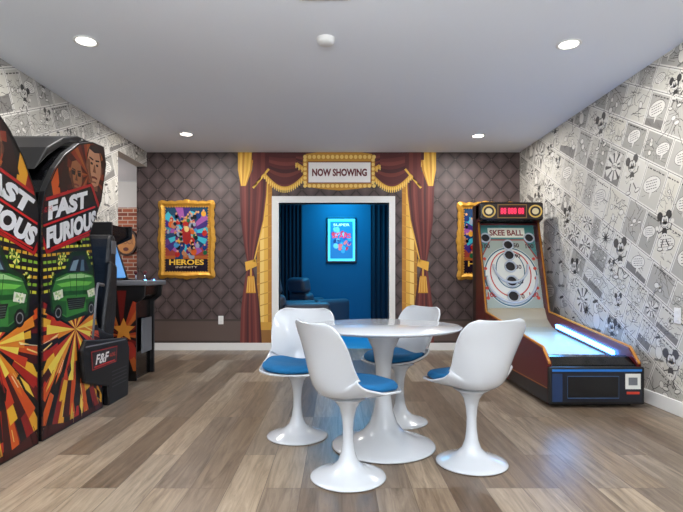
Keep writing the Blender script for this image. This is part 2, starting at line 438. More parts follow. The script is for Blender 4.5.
def wallpaper(c,a0,a1,seed,ang):
    R=random.Random(seed); ca,sa=math.cos(ang),math.sin(ang)
    tones=[(204,201,192),(194,191,182),(178,175,168),(211,208,199),(200,197,187),(158,156,149),(186,183,174),(168,165,158),(206,202,190)]
    am=(a0+a1)/2
    def W(p,q): return (am+p*ca-q*sa, 1.37+p*sa+q*ca)
    ext=(a1-a0)/2+1.6
    q=-4.6
    while q<4.6:
        h=R.choice([.18,.24,.28,.22,.34]); p=-ext-R.random()*.5
        while p<ext:
            w=R.uniform(.16,.42); cx,cy=W(p+w/2,q+h/2)
            if a0-.3<cx<a1+.3 and -.3<cy<3.05:
                t=R.choice(tones); g=.007
                c.L=0; c.conv([W(p,q),W(p+w,q),W(p+w,q+h),W(p,q+h)],lin(INK))
                c.L=1; c.conv([W(p+g*.3,q+g*.3),W(p+w-g*.3,q+g*.3),W(p+w-g*.3,q+h-g*.3),W(p+g*.3,q+h-g*.3)],lin((216,213,206)))
                c.L=2; c.conv([W(p+g*2,q+g*2),W(p+w-g*2,q+g*2),W(p+w-g*2,q+h-g*2),W(p+g*2,q+h-g*2)],lin(t))
                c.L=3
                if R.random()<.8:
                    for i in range(R.randint(6,14)):
                        u=R.uniform(.05,.8)*w; v=R.uniform(.08,.92)*h; l=R.uniform(.06,.3)*w
                        c.stroke([W(p+u,q+v),W(p+min(u+l,w*.95),q+v+R.uniform(-.03,.03))],.0035,(104,101,98))
                if R.random()<.55:
                    xx=.06*w
                    while xx<.85*w:
                        l=R.uniform(.015,.04); c.stroke([W(p+xx,q+h*.88),W(p+xx+l,q+h*.88)],.010,INK); xx+=l+.012
                if R.random()<.2:
                    c.conv([W(p+g*2,q+g*2),W(p+w-g*2,q+g*2),W(p+w-g*2,q+h*R.uniform(.2,.45)),W(p+g*2,q+h*R.uniform(.15,.4))],lin((126,123,119)))
                c.L=4
                if w>1.4*h:
                    doodle(c,*W(p+w*.27,q+h*.46),h*.85,R,ang); doodle(c,*W(p+w*.73,q+h*.48),h*.85,R,ang)
                else: doodle(c,*W(p+w*.5,q+h*.48),min(h,w)*.95,R,ang)
            p+=w
        q+=h
    c.L=12
    for i in range(int((a1-a0)*2.6)):
        x=R.uniform(a0,a1); y=R.uniform(.3,2.5)
        if R.random()<.6: mouse(c,x,y,R.uniform(.12,.19),R,R.choice((-1,1)),INK=DK)
        else: c.star(x,y,R.uniform(.05,.09),11,DK,.22,R.random())
cr_=Canvas('comic_wallpaper_art',(XR,0,0),(0,-1,0),(0,0,1),region=[(-YB,0.11),(2.0,0.11),(2.0,CEIL),(-YB,CEIL)],rough=0.65)
wallpaper(cr_,-YB,-1.6,11,math.radians(-28)); cr_.build(wr)
cl=Canvas('comic_wallpaper_art',(XL,0,0),(0,1,0),(0,0,1),region=[(-2,0.11),(YO,0.11),(YO,CEIL),(-2,CEIL)],rough=0.65)
cl.reg=[ccw([(-2,.11),(YO,.11),(YO,CEIL),(-2,CEIL)]),ccw([(YO,HZ),(YB,HZ),(YB,CEIL),(YO,CEIL)])]
wallpaper(cl,1.8,YB,5,math.radians(24)); cl.build(wl)

# ---------------------------------------------------------------- mural on back wall
c=Canvas('theatre_mural_art',(0,YB,0),(1,0,0),(0,0,1),rough=0.55)
c.reg=[ccw([(XL,.1),(DX0-.095,.1),(DX0-.095,CEIL),(XL,CEIL)]),ccw([(DX1+.083,.1),(XR,.1),(XR,CEIL),(DX1+.083,CEIL)]),
       ccw([(DX0-.095,DZ+.09),(DX1+.083,DZ+.09),(DX1+.083,CEIL),(DX0-.095,CEIL)])]
P=c.px
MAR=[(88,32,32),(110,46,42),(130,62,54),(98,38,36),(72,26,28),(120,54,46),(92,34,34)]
c.L=0
c.quad(XL-.2,XR,.40,.43,(66,54,50)); c.quad(XL-.2,XR,.10,.13,(62,50,46))
def mirx(x): return 2*337-x
for side in (0,1):
    fx=(lambda v:v) if side==0 else mirx
    def Q(pts): return [P(fx(a),b) for a,b in pts]
    c.L=1
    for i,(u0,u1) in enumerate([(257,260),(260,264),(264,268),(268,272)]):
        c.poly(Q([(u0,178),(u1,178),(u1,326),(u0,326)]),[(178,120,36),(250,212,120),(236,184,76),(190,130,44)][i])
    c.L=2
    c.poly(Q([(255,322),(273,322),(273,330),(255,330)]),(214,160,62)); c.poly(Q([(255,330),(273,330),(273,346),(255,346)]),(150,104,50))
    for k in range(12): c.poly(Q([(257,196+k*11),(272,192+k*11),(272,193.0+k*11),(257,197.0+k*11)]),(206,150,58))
    c.L=4
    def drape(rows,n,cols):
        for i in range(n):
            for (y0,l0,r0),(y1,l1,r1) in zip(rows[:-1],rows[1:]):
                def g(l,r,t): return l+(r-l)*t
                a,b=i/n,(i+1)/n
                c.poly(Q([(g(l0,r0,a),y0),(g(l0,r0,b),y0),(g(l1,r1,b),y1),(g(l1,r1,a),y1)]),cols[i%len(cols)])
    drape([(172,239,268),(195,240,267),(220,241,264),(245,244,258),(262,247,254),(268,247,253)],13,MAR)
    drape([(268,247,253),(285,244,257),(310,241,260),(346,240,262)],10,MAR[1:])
    c.L=5
    c.stroke(Q([(268,172),(267,195),(264,220),(258,245),(254,262)]),.018,(236,186,78))
    c.poly(Q([(245,262),(256,259),(257,266),(246,271)]),(232,176,66))
    c.stroke(Q([(251,268),(251,276)]),.02,(232,176,66)); c.poly(Q([(248,276),(254,276),(256,293),(246,293)]),(214,150,48))
    c.L=6
    for k in range(4): c.stroke(Q([(248+k*2,277),(247+k*2.6,292)]),.006,(250,210,110))
    c.L=7
    drape([(152,238,254),(170,238,252),(186,241,246)],7,[(232,176,60),(250,204,90),(206,142,44),(244,194,80)])
def swag(pts_top,pts_bot,n,cols):
    m=len(pts_top)
    for k in range(n):
        a,b=k/n,(k+1)/n
        for i in range(m-1):
            def g(j,t):
                return (pts_top[j][0]*(1-t)+pts_bot[j][0]*t, pts_top[j][1]*(1-t)+pts_bot[j][1]*t)
            c.poly([P(*g(i,a)),P(*g(i+1,a)),P(*g(i+1,b)),P(*g(i,b))],cols[k%len(cols)])
def arc(x0,y0,x1,y1,dip,n=16):
    return [(x0+(x1-x0)*i/n, y0+(y1-y0)*i/n+dip*math.sin(math.pi*i/n)) for i in range(n+1)]
c.L=8
c.poly([P(252,152),P(424,152),P(424,160),P(252,160)],(80,26,30))
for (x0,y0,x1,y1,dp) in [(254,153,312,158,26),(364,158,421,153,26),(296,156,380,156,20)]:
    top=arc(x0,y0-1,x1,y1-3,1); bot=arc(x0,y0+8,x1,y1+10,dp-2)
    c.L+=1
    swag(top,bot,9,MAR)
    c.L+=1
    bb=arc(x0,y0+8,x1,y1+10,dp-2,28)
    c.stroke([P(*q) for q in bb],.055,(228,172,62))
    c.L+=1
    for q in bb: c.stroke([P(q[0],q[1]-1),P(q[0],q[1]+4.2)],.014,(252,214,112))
c.L+=1
for fx in ((lambda v:v),mirx):
    for i,(u0,u1,b) in enumerate([(253,257,187),(257,261,182),(261,265,176),(265,269,170)]):
        c.poly([P(fx(u0),152),P(fx(u1),152),P(fx(u1),b-3),P(fx(u0),b)],MAR[(i*2+1)%7])
    c.stroke([P(fx(253),188),P(fx(269),169)],.03,(240,192,80))
c.L+=1
c.poly([P(*q) for q in [(303,160),(306,154),(316,152.5),(362,152.5),(372,154),(375,160),(375,180),(371,187),(356,189),(339,190.5),(322,189),(307,187),(303,180)]],(206,148,50))
c.L+=1
for i in range(16):
    xx=305+i*4.6; c.ell(*P(xx,157),.026,.03,(250,214,120),0,10); c.ell(*P(xx,186),.026,.026,(250,214,120),0,10)
for i in range(6):
    c.ell(*P(305,160+i*4.5),.024,.024,(250,214,120),0,10); c.ell(*P(373,160+i*4.5),.024,.024,(250,214,120),0,10)
c.L+=1; c.poly([P(307.5,161.5),P(371.5,161.5),P(371.5,183.5),P(307.5,183.5)],(120,44,40))
c.L+=1; c.poly([P(308.5,162.5),P(370.5,162.5),P(370.5,182.5),P(308.5,182.5)],(255,252,250))
c.L+=1; tx,ty=P(339.5,172.5); c.text('NOW SHOWING',tx,ty,.105,(110,30,38),w=.76,bold=.045)
c.build(wb)

# ---------------------------------------------------------------- ornate framed posters
def framed_poster(xc,zc,w,h,seed,depth=.03):
    R=random.Random(seed); y=YB
    e=empty('framed_poster',(xc,y-.03,zc))
    fw=.075
    outer=[]
    def side(ax,ay,bx,by,n):
        for i in range(n):
            t=i/n; px_=ax+(bx-ax)*t; py_=ay+(by-ay)*t
            dx,dy=bx-ax,by-ay; l=math.hypot(dx,dy); nx,ny=dy/l,-dx/l
            s=.011*abs(math.sin(t*math.pi*n/4))+.02*math.exp(-((t-.5)*9)**2)+.014*(math.exp(-(t*14)**2)+math.exp(-((1-t)*14)**2))
            outer.append((px_+nx*s,py_+ny*s))
    x0,x1,z0,z1=xc-w/2,xc+w/2,zc-h/2,zc+h/2
    side(x0,z0,x1,z0,28); side(x1,z0,x1,z1,36); side(x1,z1,x0,z1,28); side(x0,z1,x0,z0,36)
    n=len(outer); inner=[]
    for (a,b) in outer:
        inner.append((min(max(a,x0+fw),x1-fw),min(max(b,z0+fw),z1-fw)))
    mid=[((a+p)/2,(b+q)/2) for (a,b),(p,q) in zip(outer,inner)]
    V=[(a,y-.002,b) for a,b in outer]+[(a,y-.02,b) for a,b in outer]+[(a,y-.045,b) for a,b in mid]+[(a,y-.018,b) for a,b in inner]+[(a,y-.002,b) for a,b in inner]
    Fc=[]
    for k in range(4):
        for i in range(n): j=(i+1)%n; Fc.append((k*n+i,k*n+j,(k+1)*n+j,(k+1)*n+i))
    o=mkobj('gilt_frame',V,Fc,M['gold'],parent=e); fixn(o)
    V=[];Fc=[]
    pts=[]
    m1=int((w-2*fw)/.035); m2=int((h-2*fw)/.035)
    for i in range(m1+1):
        t=x0+fw+(w-2*fw)*i/m1; pts+= [(t,z0+fw),(t,z1-fw)]
    for i in range(1,m2):
        t=z0+fw+(h-2*fw)*i/m2; pts+= [(x0+fw,t),(x1-fw,t)]
    for (a,b) in pts:
        k=len(V); r=.012
        V+=[(a,y-.038,b)]+[(a+r*math.cos(t),y-.024,b+r*math.sin(t)) for t in [math.pi*i/3 for i in range(6)]]
        Fc+=[(k,k+1+i,k+1+(i+1)%6) for i in range(6)]
    mkobj('beading',V,Fc,M['gold'],smooth=True,parent=e)
    box('backing',x0+fw-.01,x1-fw+.01,y-.016,y-.002,z0+fw-.01,z1-fw+.01,M['black'],parent=e)
    a0,a1,b0,b1=x0+fw,x1-fw,z0+fw,z1-fw
    c=Canvas('poster_print',(0,y-.016,0),(1,0,0),(0,0,1),region=[(a0,b0),(a1,b0),(a1,b1),(a0,b1)],rough=.25,base=.001)
    W=a1-a0;H=b1-b0
    def U(u,v): return (a0+u*W,b0+v*H)
    bands=[(20,60,90),(24,90,120),(50,130,150),(60,70,130),(90,50,110),(150,60,50),(170,90,40),(90,40,30)]
    for i,cc in enumerate(bands[::-1]): c.quad(a0,a1,b0+H*i/8,b0+H*(i+1)/8,cc)
    c.L=1
    c.rays(*U(.5,.6),H*.5,22,[(60,170,190),(60,40,110),(150,80,150),(30,60,100)],jit=.5,R=R)
    c.L=2
    pal=[(170,36,32),(24,50,110),(210,150,50),(60,130,180),(90,34,96),(34,90,56),(180,120,84),(18,18,26),(200,90,36),(140,146,166),(14,24,46)]
    for i in range(90):
        u=R.gauss(.5,.22); v=R.uniform(.24,.9); s=R.uniform(.03,.07); col=R.choice(pal); c.L=2+(i%6)*2
        c.ell(*U(u,v),s*W,s*H*.8,col,R.uniform(-.6,.6),10); c.L+=1; c.ell(*U(u,v+s*.9),s*.4*W,s*.3*H,(204,150,112),0,8)
    c.L=16
    c.quad(a0,a1,b0,b0+H*.2,(34,20,34)); c.L=17
    c.ell(*U(.5,.56),.1*W,.14*H,(150,30,30)); c.L=18; c.ell(*U(.5,.66),.055*W,.045*H,(225,190,120))
    c.L=19
    c.text('HEROES',*U(.5,.15),H*.085,(240,190,70),w=W*.8,bold=.03); c.text('INFINITY',*U(.5,.075),H*.03,(220,200,170),w=W*.5)
    c.build(e)
    return e
def bwp(xpx,ypx): return ((xpx-VX)*YB/F, CAMH-(ypx-VY)*YB/F)
x,z=bwp(187,239.5); framed_poster(x,z,.75,1.05,3)
x,z=bwp(485,241); framed_poster(x,z,.75,1.05,9)

# outlets
def outlet(loc,ax):
    e=empty('wall_outlet',loc)
    x,y,z=loc
    if ax=='y':
        box('plate',x-.036,x+.036,y-.006,y-.0005,z-.058,z+.058,M['trim'],.003,e)
        for dz in (-.024,.024): box('socket',x-.016,x+.016,y-.009,y-.006,z+dz-.014,z+dz+.014,M['white'],.002,e)
    else:
        box('plate',x-.006,x-.0025,y-.036,y+.036,z-.058,z+.058,M['trim'],.001,e)
        for dz in (-.024,.024): box('socket',x-.010,x-.006,y-.016,y+.016,z+dz-.014,z+dz+.014,M['white'],.002,e)
x,z=bwp(221,320); outlet((x,YB-.003,z),'y')
outlet((XR-.004,3.7,.74),'x')

# ceiling fixtures
def downlight(x,y,pw=20,i=0):
    e=empty('recessed_downlight',(x,y,CEIL))
    lathe('trim_ring',[(.085,0),(.088,-.006),(.075,-.010),(.064,-.004),(.064,0)],M['white'],(x,y,CEIL),32,e)
    lathe('lens',[(0,-.003),(.064,-.003)],M['lamp'],(x,y,CEIL),32,e)
    ld=bpy.data.lights.new('downlight_bulb','AREA'); ld.shape='DISK'; ld.size=.13; ld.energy=pw; ld.color=(1,.97,.93)
    lo=bpy.data.objects.new('downlight_bulb',ld); lo.location=(x,y,CEIL-.015); COLL.objects.link(lo); adopt(e,lo)
for (x,y) in [(-1.83,3.63),(1.70,3.68),(-1.83,6.03),(1.71,6.10),(-1.83,1.2),(1.7,1.2),(-1.83,-1.2),(1.7,-1.2)]:
    downlight(x,y,26 if y>5 else 22)
e=empty('smoke_detector',(-.087,3.6,CEIL)); lathe('body',[(0,-.04),(.045,-.04),(.062,-.028),(.068,0)],M['white'],(-.087,3.6,CEIL),32,e)
e=empty('ceiling_vent',(-.08,3.02,CEIL)); box('vent_frame',-.24,.08,2.92,3.09,CEIL-.008,CEIL,M['white'],.003,e)
for i in range(6): box('louvre',-.22,.06,2.935+i*.024,2.947+i*.024,CEIL-.014,CEIL-.008,M['grey'],0,e)

# ================================================================ THEATRE ROOM
TY=10.2
box('floor_theatre',-1.68,2.2,YB+.14,TY+.1,-.1,0,M['navyf'])
box('wall_theatre_back',-1.68,2.2,TY,TY+.1,0,CEIL,M['navy'])
box('wall_theatre_left',-1.78,-1.68,YB+.14,TY+.1,0,CEIL,M['navy'])
box('wall_theatre_right',2.2,2.3,YB+.14,TY+.1,0,CEIL,M['navy'])
def curtain(name,x0,x1,y,z0,z1):
    n=60; V=[];Fc=[]
    for i in range(n+1):
        t=i/n; xx=x0+(x1-x0)*t; yy=y+.04*math.sin(t*math.pi*14)
        V+=[(xx,yy,z0),(xx,yy,z1)]
    for i in range(n): Fc.append((2*i,2*i+2,2*i+3,2*i+1))
    e=empty(name,((x0+x1)/2,y,z0)); o=mkobj('fabric',V,Fc,M['drk'],smooth=True,parent=e)
    tube('rod',[(x0-.05,y,z1+.02),(x1+.05,y,z1+.02)],.015,M['black'],e)
curtain('window_curtain',-1.25,-.72,TY-.12,.0,2.45)
curtain('window_curtain',.66,1.35,TY-.12,.0,2.45)
def by(Y,xp,yp): return ((xp-VX)*Y/F, CAMH-(yp-VY)*Y/F)
Yp=TY-.05
xa,za=by(Yp,328,261); xb,zb=by(Yp,355,219)
e=empty('lightbox_poster',((xa+xb)/2,Yp,(za+zb)/2))
box('lightbox_case',xa-.03,xb+.03,Yp,TY-.002,za-.03,zb+.03,M['blackg'],.006,e)
cc=Canvas('lightbox_print',(0,Yp,0),(1,0,0),(0,0,1),rough=.4,emit=1.4,base=.002)
cc.quad(xa,xb,za,zb,(80,205,245)); cc.L=1; W=xb-xa;H=zb-za
cc.quad(xa+.08*W,xb-.08*W,za+.055*H,zb-.055*H,(14,92,140)); cc.L=2
R=random.Random(5)
cc.text('SUPER',xa+.5*W,za+.86*H,.05,(220,240,250),w=W*.6)
for i in range(30):
    cc.L=2+i%4; cc.ell(xa+R.uniform(.18,.82)*W,za+R.uniform(.22,.76)*H,R.uniform(.04,.1)*W,R.uniform(.03,.07)*H,R.choice([(160,40,60),(30,50,130),(90,160,200),(190,90,90),(20,40,90),(40,130,170)]),R.uniform(-1,1),10)
cc.L=7; cc.text('STARS',xa+.5*W,za+.6*H,.1,(210,40,60),w=W*.7,bold=.03)
cc.build(e)
def alight(name,loc,size,pw,col,rot=(0,0,0),shape='SQUARE',sy=None):
    ld=bpy.data.lights.new(name,'AREA'); ld.energy=pw; ld.color=col; ld.size=size
    if sy: ld.shape='RECTANGLE'; ld.size_y=sy
    lo=bpy.data.objects.new(name,ld); lo.location=loc; lo.rotation_euler=rot; COLL.objects.link(lo); return lo
alight('theatre_blue_lamp',(.25,8.4,2.65),.6,72,(.03,.5,.95),(0,0,0))
alight('theatre_wall_washer',(.05,9.6,2.5),.6,17,(.04,.62,1),(math.radians(50),0,0))
def recliner(x,y,rz):
    e=empty('recliner_chair',(x,y,0),rz)
    def lb(n,x0,x1,y0,y1,z0,z1,rx=0,b=.05):
        o=box(n,x0,x1,y0,y1,z0,z1,M['leather'],b,seg=4); 
        if rx:
            o.data.transform(Matrix.Translation((0,y0,z0))@Matrix.Rotation(rx,4,'X')@Matrix.Translation((0,-y0,-z0)))
        o.parent=e; return o
    lb('base',-.36,.36,-.3,.3,.0,.3); lb('seat_cushion',-.26,.26,-.3,.4,.3,.46,b=.06)
    lb('arm_left',-.44,-.27,-.35,.4,.0,.62,b=.07); lb('arm_right',.27,.44,-.35,.4,.0,.62,b=.07)
    lb('back_cushion',-.27,.27,-.42,-.22,.4,.72,.18,.07); lb('headrest',-.25,.25,-.5,-.3,.72,.98,.18,.07)
    lb('footrest',-.25,.25,.40,.52,.1,.38,b=.04)
recliner(-.36,9.0,-math.radians(50))
recliner(-.62,7.95,-math.radians(70))

# ================================================================ TULIP SET
def tulip_shell(name,parent):
    T=[0,.04,.12,.3,.45,.55,.62,.7,.82,.92,.97,1.0]
    Wd=[.10,.155,.2,.224,.220,.203,.195,.199,.216,.212,.185,.125]
    Yk=[.25,.235,.19,.06,-.07,-.145,-.18,-.2,-.218,-.232,-.24,-.245]
    Zk=[.437,.437,.432,.418,.418,.434,.475,.55,.67,.75,.79,.808]
    Ck=[.004,.010,.022,.045,.085,.125,.135,.115,.08,.05,.035,.025]
    def sm(K,t):
        s=0
        for d in (-.03,-.015,0,.015,.03): s+=np.interp(min(max(t+d,0),1),T,K)
        return s/5 if .04<t<.96 else np.interp(t,T,K)
    nv,nu=40,20; V=[];Fc=[]
    for j in range(nv+1):
        t=.5-.5*math.cos(math.pi*j/nv); t=.5*t+.5*(j/nv)
        y,z,w,cu=sm(Yk,t),sm(Zk,t),sm(Wd,t),sm(Ck,t)
        t0,t1=max(t-.01,0),min(t+.01,1)
        ty,tz=sm(Yk,t1)-sm(Yk,t0),sm(Zk,t1)-sm(Zk,t0); l=math.hypot(ty,tz); ny,nz=tz/l,-ty/l
        for i in range(nu+1):
            u=math.sin((-1+2*i/nu)*math.pi/2*.96)/math.sin(math.pi/2*.96)
            k=abs(u)**2.2*cu
            V.append((u*w,y+ny*k,z+nz*k))
    for j in range(nv):
        for i in range(nu):
            a=j*(nu+1)+i; Fc.append((a,a+1,a+nu+2,a+nu+1))
    o=mkobj(name,V,Fc,M['gloss'],smooth=True)
    fixn(o)
    md=o.modifiers.new('thick','SOLIDIFY'); md.thickness=.012; md.offset=0
    md=o.modifiers.new('sub','SUBSURF'); md.levels=1; md.render_levels=1
    o.parent=parent
    def seat(x,y):
        ts=np.interp(-y,[-v for v in Yk],T); w=np.interp(ts,T,Wd); return np.interp(ts,T,Zk)+np.interp(ts,T,Ck)*min(abs(x)/w,1)**2.2
    V=[];Fc=[];na=40
    prof=[(0,1),(.3,1),(.6,.97),(.8,.88),(.92,.7),(.985,.4),(1,.15),(.97,0),(.6,0),(0,0)]
    for r,hh in prof:
        for i in range(na):
            a=2*math.pi*i/na; ca,sa=math.cos(a),math.sin(a)
            x=r*.203*math.copysign(abs(ca)**.85,ca); y=.055+r*.203*math.copysign(abs(sa)**.85,sa)
            V.append((x,y,seat(x,y)+.012+.052*hh))
    for j in range(len(prof)-1):
        for i in range(na): k=(i+1)%na; Fc.append((j*na+i,j*na+k,(j+1)*na+k,(j+1)*na+i))
    q=mkobj('seat_cushion',V,Fc,M['blue'],smooth=True)
    bm=bmesh.new(); bm.from_mesh(q.data); bmesh.ops.remove_doubles(bm,verts=bm.verts,dist=1e-5); bmesh.ops.recalc_face_normals(bm,faces=bm.faces); bm.to_mesh(q.data); bm.free()
    q.parent=parent
def tulip_chair(x,y,dx,dy):
    e=empty('tulip_chair',(x,y,0),math.atan2(dy,dx)-math.pi/2)
    tulip_shell('shell',e)
    lathe('pedestal',[(0,.001),(.19,.001),(.196,.006),(.192,.011),(.165,.02),(.12,.034),(.08,.055),(.052,.085),(.036,.13),(.028,.19),(.027,.25),(.032,.31),(.045,.36),(.07,.395),(.1,.412),(0,.415)],M['gloss'],(0,0,0),48,e,local=True)
tulip_chair(.052,2.575,.84,.54)
tulip_chair(-.263,3.23,-.16,-.985)
tulip_chair(.74,2.77,-.40,.92)
tulip_chair(.44,3.545,-.85,-.52)
TXc,TYc=.277,3.05
e=empty('tulip_table',(TXc,TYc,0))
lathe('pedestal',[(0,.001),(.305,.001),(.315,.008),(.308,.014),(.265,.028),(.19,.052),(.125,.09),(.085,.14),(.06,.21),(.048,.3),(.046,.4),(.05,.5),(.065,.59),(.1,.66),(.16,.7),(0,.705)],M['gloss'],(TXc,TYc,0),64,e)
lathe('table_top',[(0,.70),(.36,.70),(.44,.712),(.466,.722),(.469,.728),(.464,.732),(0,.732)],M['gloss'],(TXc,TYc,0),96,e)

# ================================================================ SKEE-BALL
def skee():
    X0,X1=1.65,2.39; YK=6.12
    e=empty('skee_ball_machine',(2.02,5.1,0))
    prof=[(3.94,.03),(3.94,.35),(4.06,.45),(5.62,.62),(5.93,1.66),(5.86,1.68),(5.86,1.88),(YK,1.88),(YK,.03)]
    prism('side_left',prof,'x',X0,X0+.035,M['red'],.003,e)
    prism('side_right',prof,'x',X1-.035,X1,M['red'],.003,e)
    def edge(x,nm): tube(nm,[(x,3.935,.34),(x,4.055,.455),(x,5.615,.628),(x,5.93,1.66)],.011,M['yellow'],e)
    edge(X0+.017,'trim_left'); edge(X1-.017,'trim_right')
    box('back_panel',X0+.035,X1-.035,YK-.04,YK,.03,1.88,M['black'],0,e)
    box('feet',X0+.05,X1-.05,4.0,YK-.06,0,.06,M['black'],0,e)
    box('marquee_box',X0+.0,X1+.0,5.80,YK,1.67,1.89,M['blackg'],.03,e,)
    m=Canvas('marquee_art',(0,5.80,0),(1,0,0),(0,0,1),rough=.3,emit=.3,base=.002)
    m.quad(X0+.02,X1-.02,1.69,1.87,(36,26,26)); m.L=1
    for x in (X0+.1,X1-.1):
        m.ell(x,1.78,.08,.075,(200,166,84)); m.L=2; m.ell(x,1.78,.062,.058,(40,34,36)); m.L=3; m.ell(x,1.78,.04,.036,(206,190,146)); m.L=1
    m.quad(X0+.2,X1-.2,1.70,1.86,(130,96,46)); m.L=2; m.quad(X0+.21,X1-.21,1.71,1.85,(30,10,12)); m.L=3
    m.build(e)
    md_=Canvas('score_display',(0,5.797,0),(1,0,0),(0,0,1),rough=.3,emit=1.0,base=.002)
    md_.quad(1.875,2.165,1.735,1.83,(80,4,20)); md_.L=1; md_.text('88 888 88',2.02,1.783,.07,(255,50,90),w=.27,bold=.02); md_.build(e)
    y0,z0,y1,z1=5.72,.66,6.04,1.64
    ey=Vector((0,y1-y0,z1-z0)); Ln=ey.length
    prism('target_board',[(y0,z0),(y1,z1),(y1+.04,z1-.01),(y0+.04,z0-.01)],'x',X0+.035,X1-.035,M['white'],0,e)
    t=Canvas('target_art',(2.02,y0,z0),(1,0,0),ey,rough=.3,emit=.15,base=.002)
    hw=.333
    t.quad(-hw,hw,0,Ln,(150,158,146)); t.L=1
    t.poly([(-hw,.60),(-hw,Ln),(hw,Ln),(hw,.60),(.2,.84),(-.2,.84)],(70,124,120)); t.L=2
    t.stroke([(-hw,.60),(-.2,.84),(.2,.84),(hw,.60)],.016,(150,50,40)); t.quad(-.22,.22,.87,.995,(216,214,196)); t.L=3
    t.text('SKEE BALL',0,.932,.075,(120,40,36),w=.4,bold=.03); t.L=2
    t.ell(0,.38,.32,.37,(206,205,194),0,48); t.L=3; t.ring(0,.38,.305,.016,(50,90,105),48,ry=.355); t.ring(0,.42,.235,.014,(180,50,40),48,ry=.28)
    t.ring(0,.46,.165,.012,(50,90,105),48,ry=.22)
    for (x,y,n) in [(0,.14,'10'),(0,.32,'20'),(0,.5,'30'),(0,.64,'40'),(0,.77,'50'),(-.26,.86,'100'),(.26,.86,'100')]:
        t.L=4; t.ell(x,y,.058,.058,(24,20,22)); t.L=5; t.text(n,x+.1 if abs(x)<.1 else x,y-.0 if abs(x)<.1 else y-.1,.055,(60,26,26),bold=.03)
    for sx_ in (-1,1):
        t.text('100',sx_*.24,.16,.06,(170,40,36),bold=.03)
        for k in range(5): t.ell(sx_*.29,.12+k*.12,.02,.02,(190,60,40))
    t.build(e)
    ex=Vector((1,0,0)); eyn=ey.normalized(); nn=ex.cross(eyn); O=Vector((2.02,y0,z0))
    def W(a,b,h=0): return O+ex*a+eyn*b+nn*h
    for (x,y,r) in [(0,.14,.066),(0,.32,.066),(0,.5,.064),(0,.64,.06),(0,.77,.058),(-.26,.86,.056),(.26,.86,.056)]:
        tube('target_cup',[W(x+r*math.cos(a),y+r*math.sin(a),.02) for a in [2*math.pi*i/24 for i in range(24)]],.010,M['gloss'],e,closed=True)
    for rr,k in ((.20,.5),(.29,.36)):
        tube('target_ring',[W(rr*math.cos(a),k+.02+rr*1.1*math.sin(a)-.0,.03) for a in [math.pi+math.pi*i/24 for i in range(25)]],.014,M['gloss'],e)
    for x in (X0+.045,X1-.045):
        for k in range(10):
            f=k/9; tube('net_wire',[(x,5.66+.27*f,.72+.90*f),(x,5.77+.27*f,.72+.90*f)],.003,M['grey'],e)
    tube('net_bar',[(X0+.04,5.93,1.64),(X1-.04,5.93,1.64)],.01,M['red'],e)
    prism('lane_bed',[(4.3,.1),(4.3,.33),(5.35,.43),(5.5,.47),(5.62,.54),(5.70,.66),(5.76,.66),(5.76,.1)],'x',X0+.035,X1-.035,M['lane'],0,e)
    for x,nm in ((X0+.045,'led_left'),(X1-.05,'led_right')):
        prism(nm,[(4.25,.362),(4.25,.396),(5.35,.512),(5.35,.475)],'x',x-.013,x+.013,M['blueled'],0,e)
    prism('front_console',[(3.95,.04),(3.95,.33),(4.04,.38),(4.10,.385),(4.12,.30),(4.26,.28),(4.30,.36),(4.32,.10)],'x',X0+.035,X1-.035,M['blackg'],.006,e)
    box('trough_led',X0+.05,X1-.05,4.27,4.285,.31,.325,M['blueled'],0,e)
    box('kick_panel',X0-.002,X1+.002,3.90,3.945,.03,.32,M['black'],.01,e)
    for i in range(5):
        lathe('wooden_ball',[(.04*math.sin(math.pi*k/10),-.04*math.cos(math.pi*k/10)) for k in range(11)],M['ball'],(1.78+i*.085,4.19,.332),16,e)
    f=Canvas('front_art',(0,3.90,0),(1,0,0),(0,0,1),rough=.35,emit=0,base=.002)
    f.quad(X0+.02,X1-.02,.05,.305,(14,20,34)); f.L=1
    f.quad(X0+.02,X1-.02,.286,.305,(30,110,190)); f.quad(X0+.02,X0+.10,.05,.27,(24,50,90))
    f.quad(X0+.14,X1-.2,.08,.25,(8,10,14)); f.L=2
    f.stroke([(X0+.14,.08),(X1-.2,.08),(X1-.2,.25),(X0+.14,.25),(X0+.14,.08)],.006,(60,90,130))
    f.quad(X1-.15,X1-.03,.15,.27,(222,222,216)); f.L=3; f.quad(X1-.125,X1-.055,.18,.24,(110,114,120)); f.stroke([(X1-.14,.12),(X1-.04,.12)],.02,(200,60,40))
    f.build(e)
    s=Canvas('side_art',(X0,0,0),(0,-1,0),(0,0,1),region=[(-p[0],p[1]) for p in prof],rough=.35,base=.002)
    s.quad(-YK,-3.94,.03,.14,(20,16,18)); s.L=1; s.stroke([(-YK,.15),(-3.94,.15)],.008,(170,110,44))
    s.poly([(-YK,.3),(-YK,1.88),(-5.98,1.88),(-5.98,.3)],(30,20,22)); s.L=2; s.rays(-5.2,.36,.5,26,[(100,16,18),(76,12,14)])
    s.L=3; s.text('SKEE BALL',-5.2,.33,.10,(170,96,46),w=.7,bold=.03,rot=-.08); s.build(e)
    ld=alight('lane_led_glow',(2.02,4.8,.66),.3,11,(.10,.40,1),(0,0,0),sy=.9); adopt(e,ld)
    return e
skee()

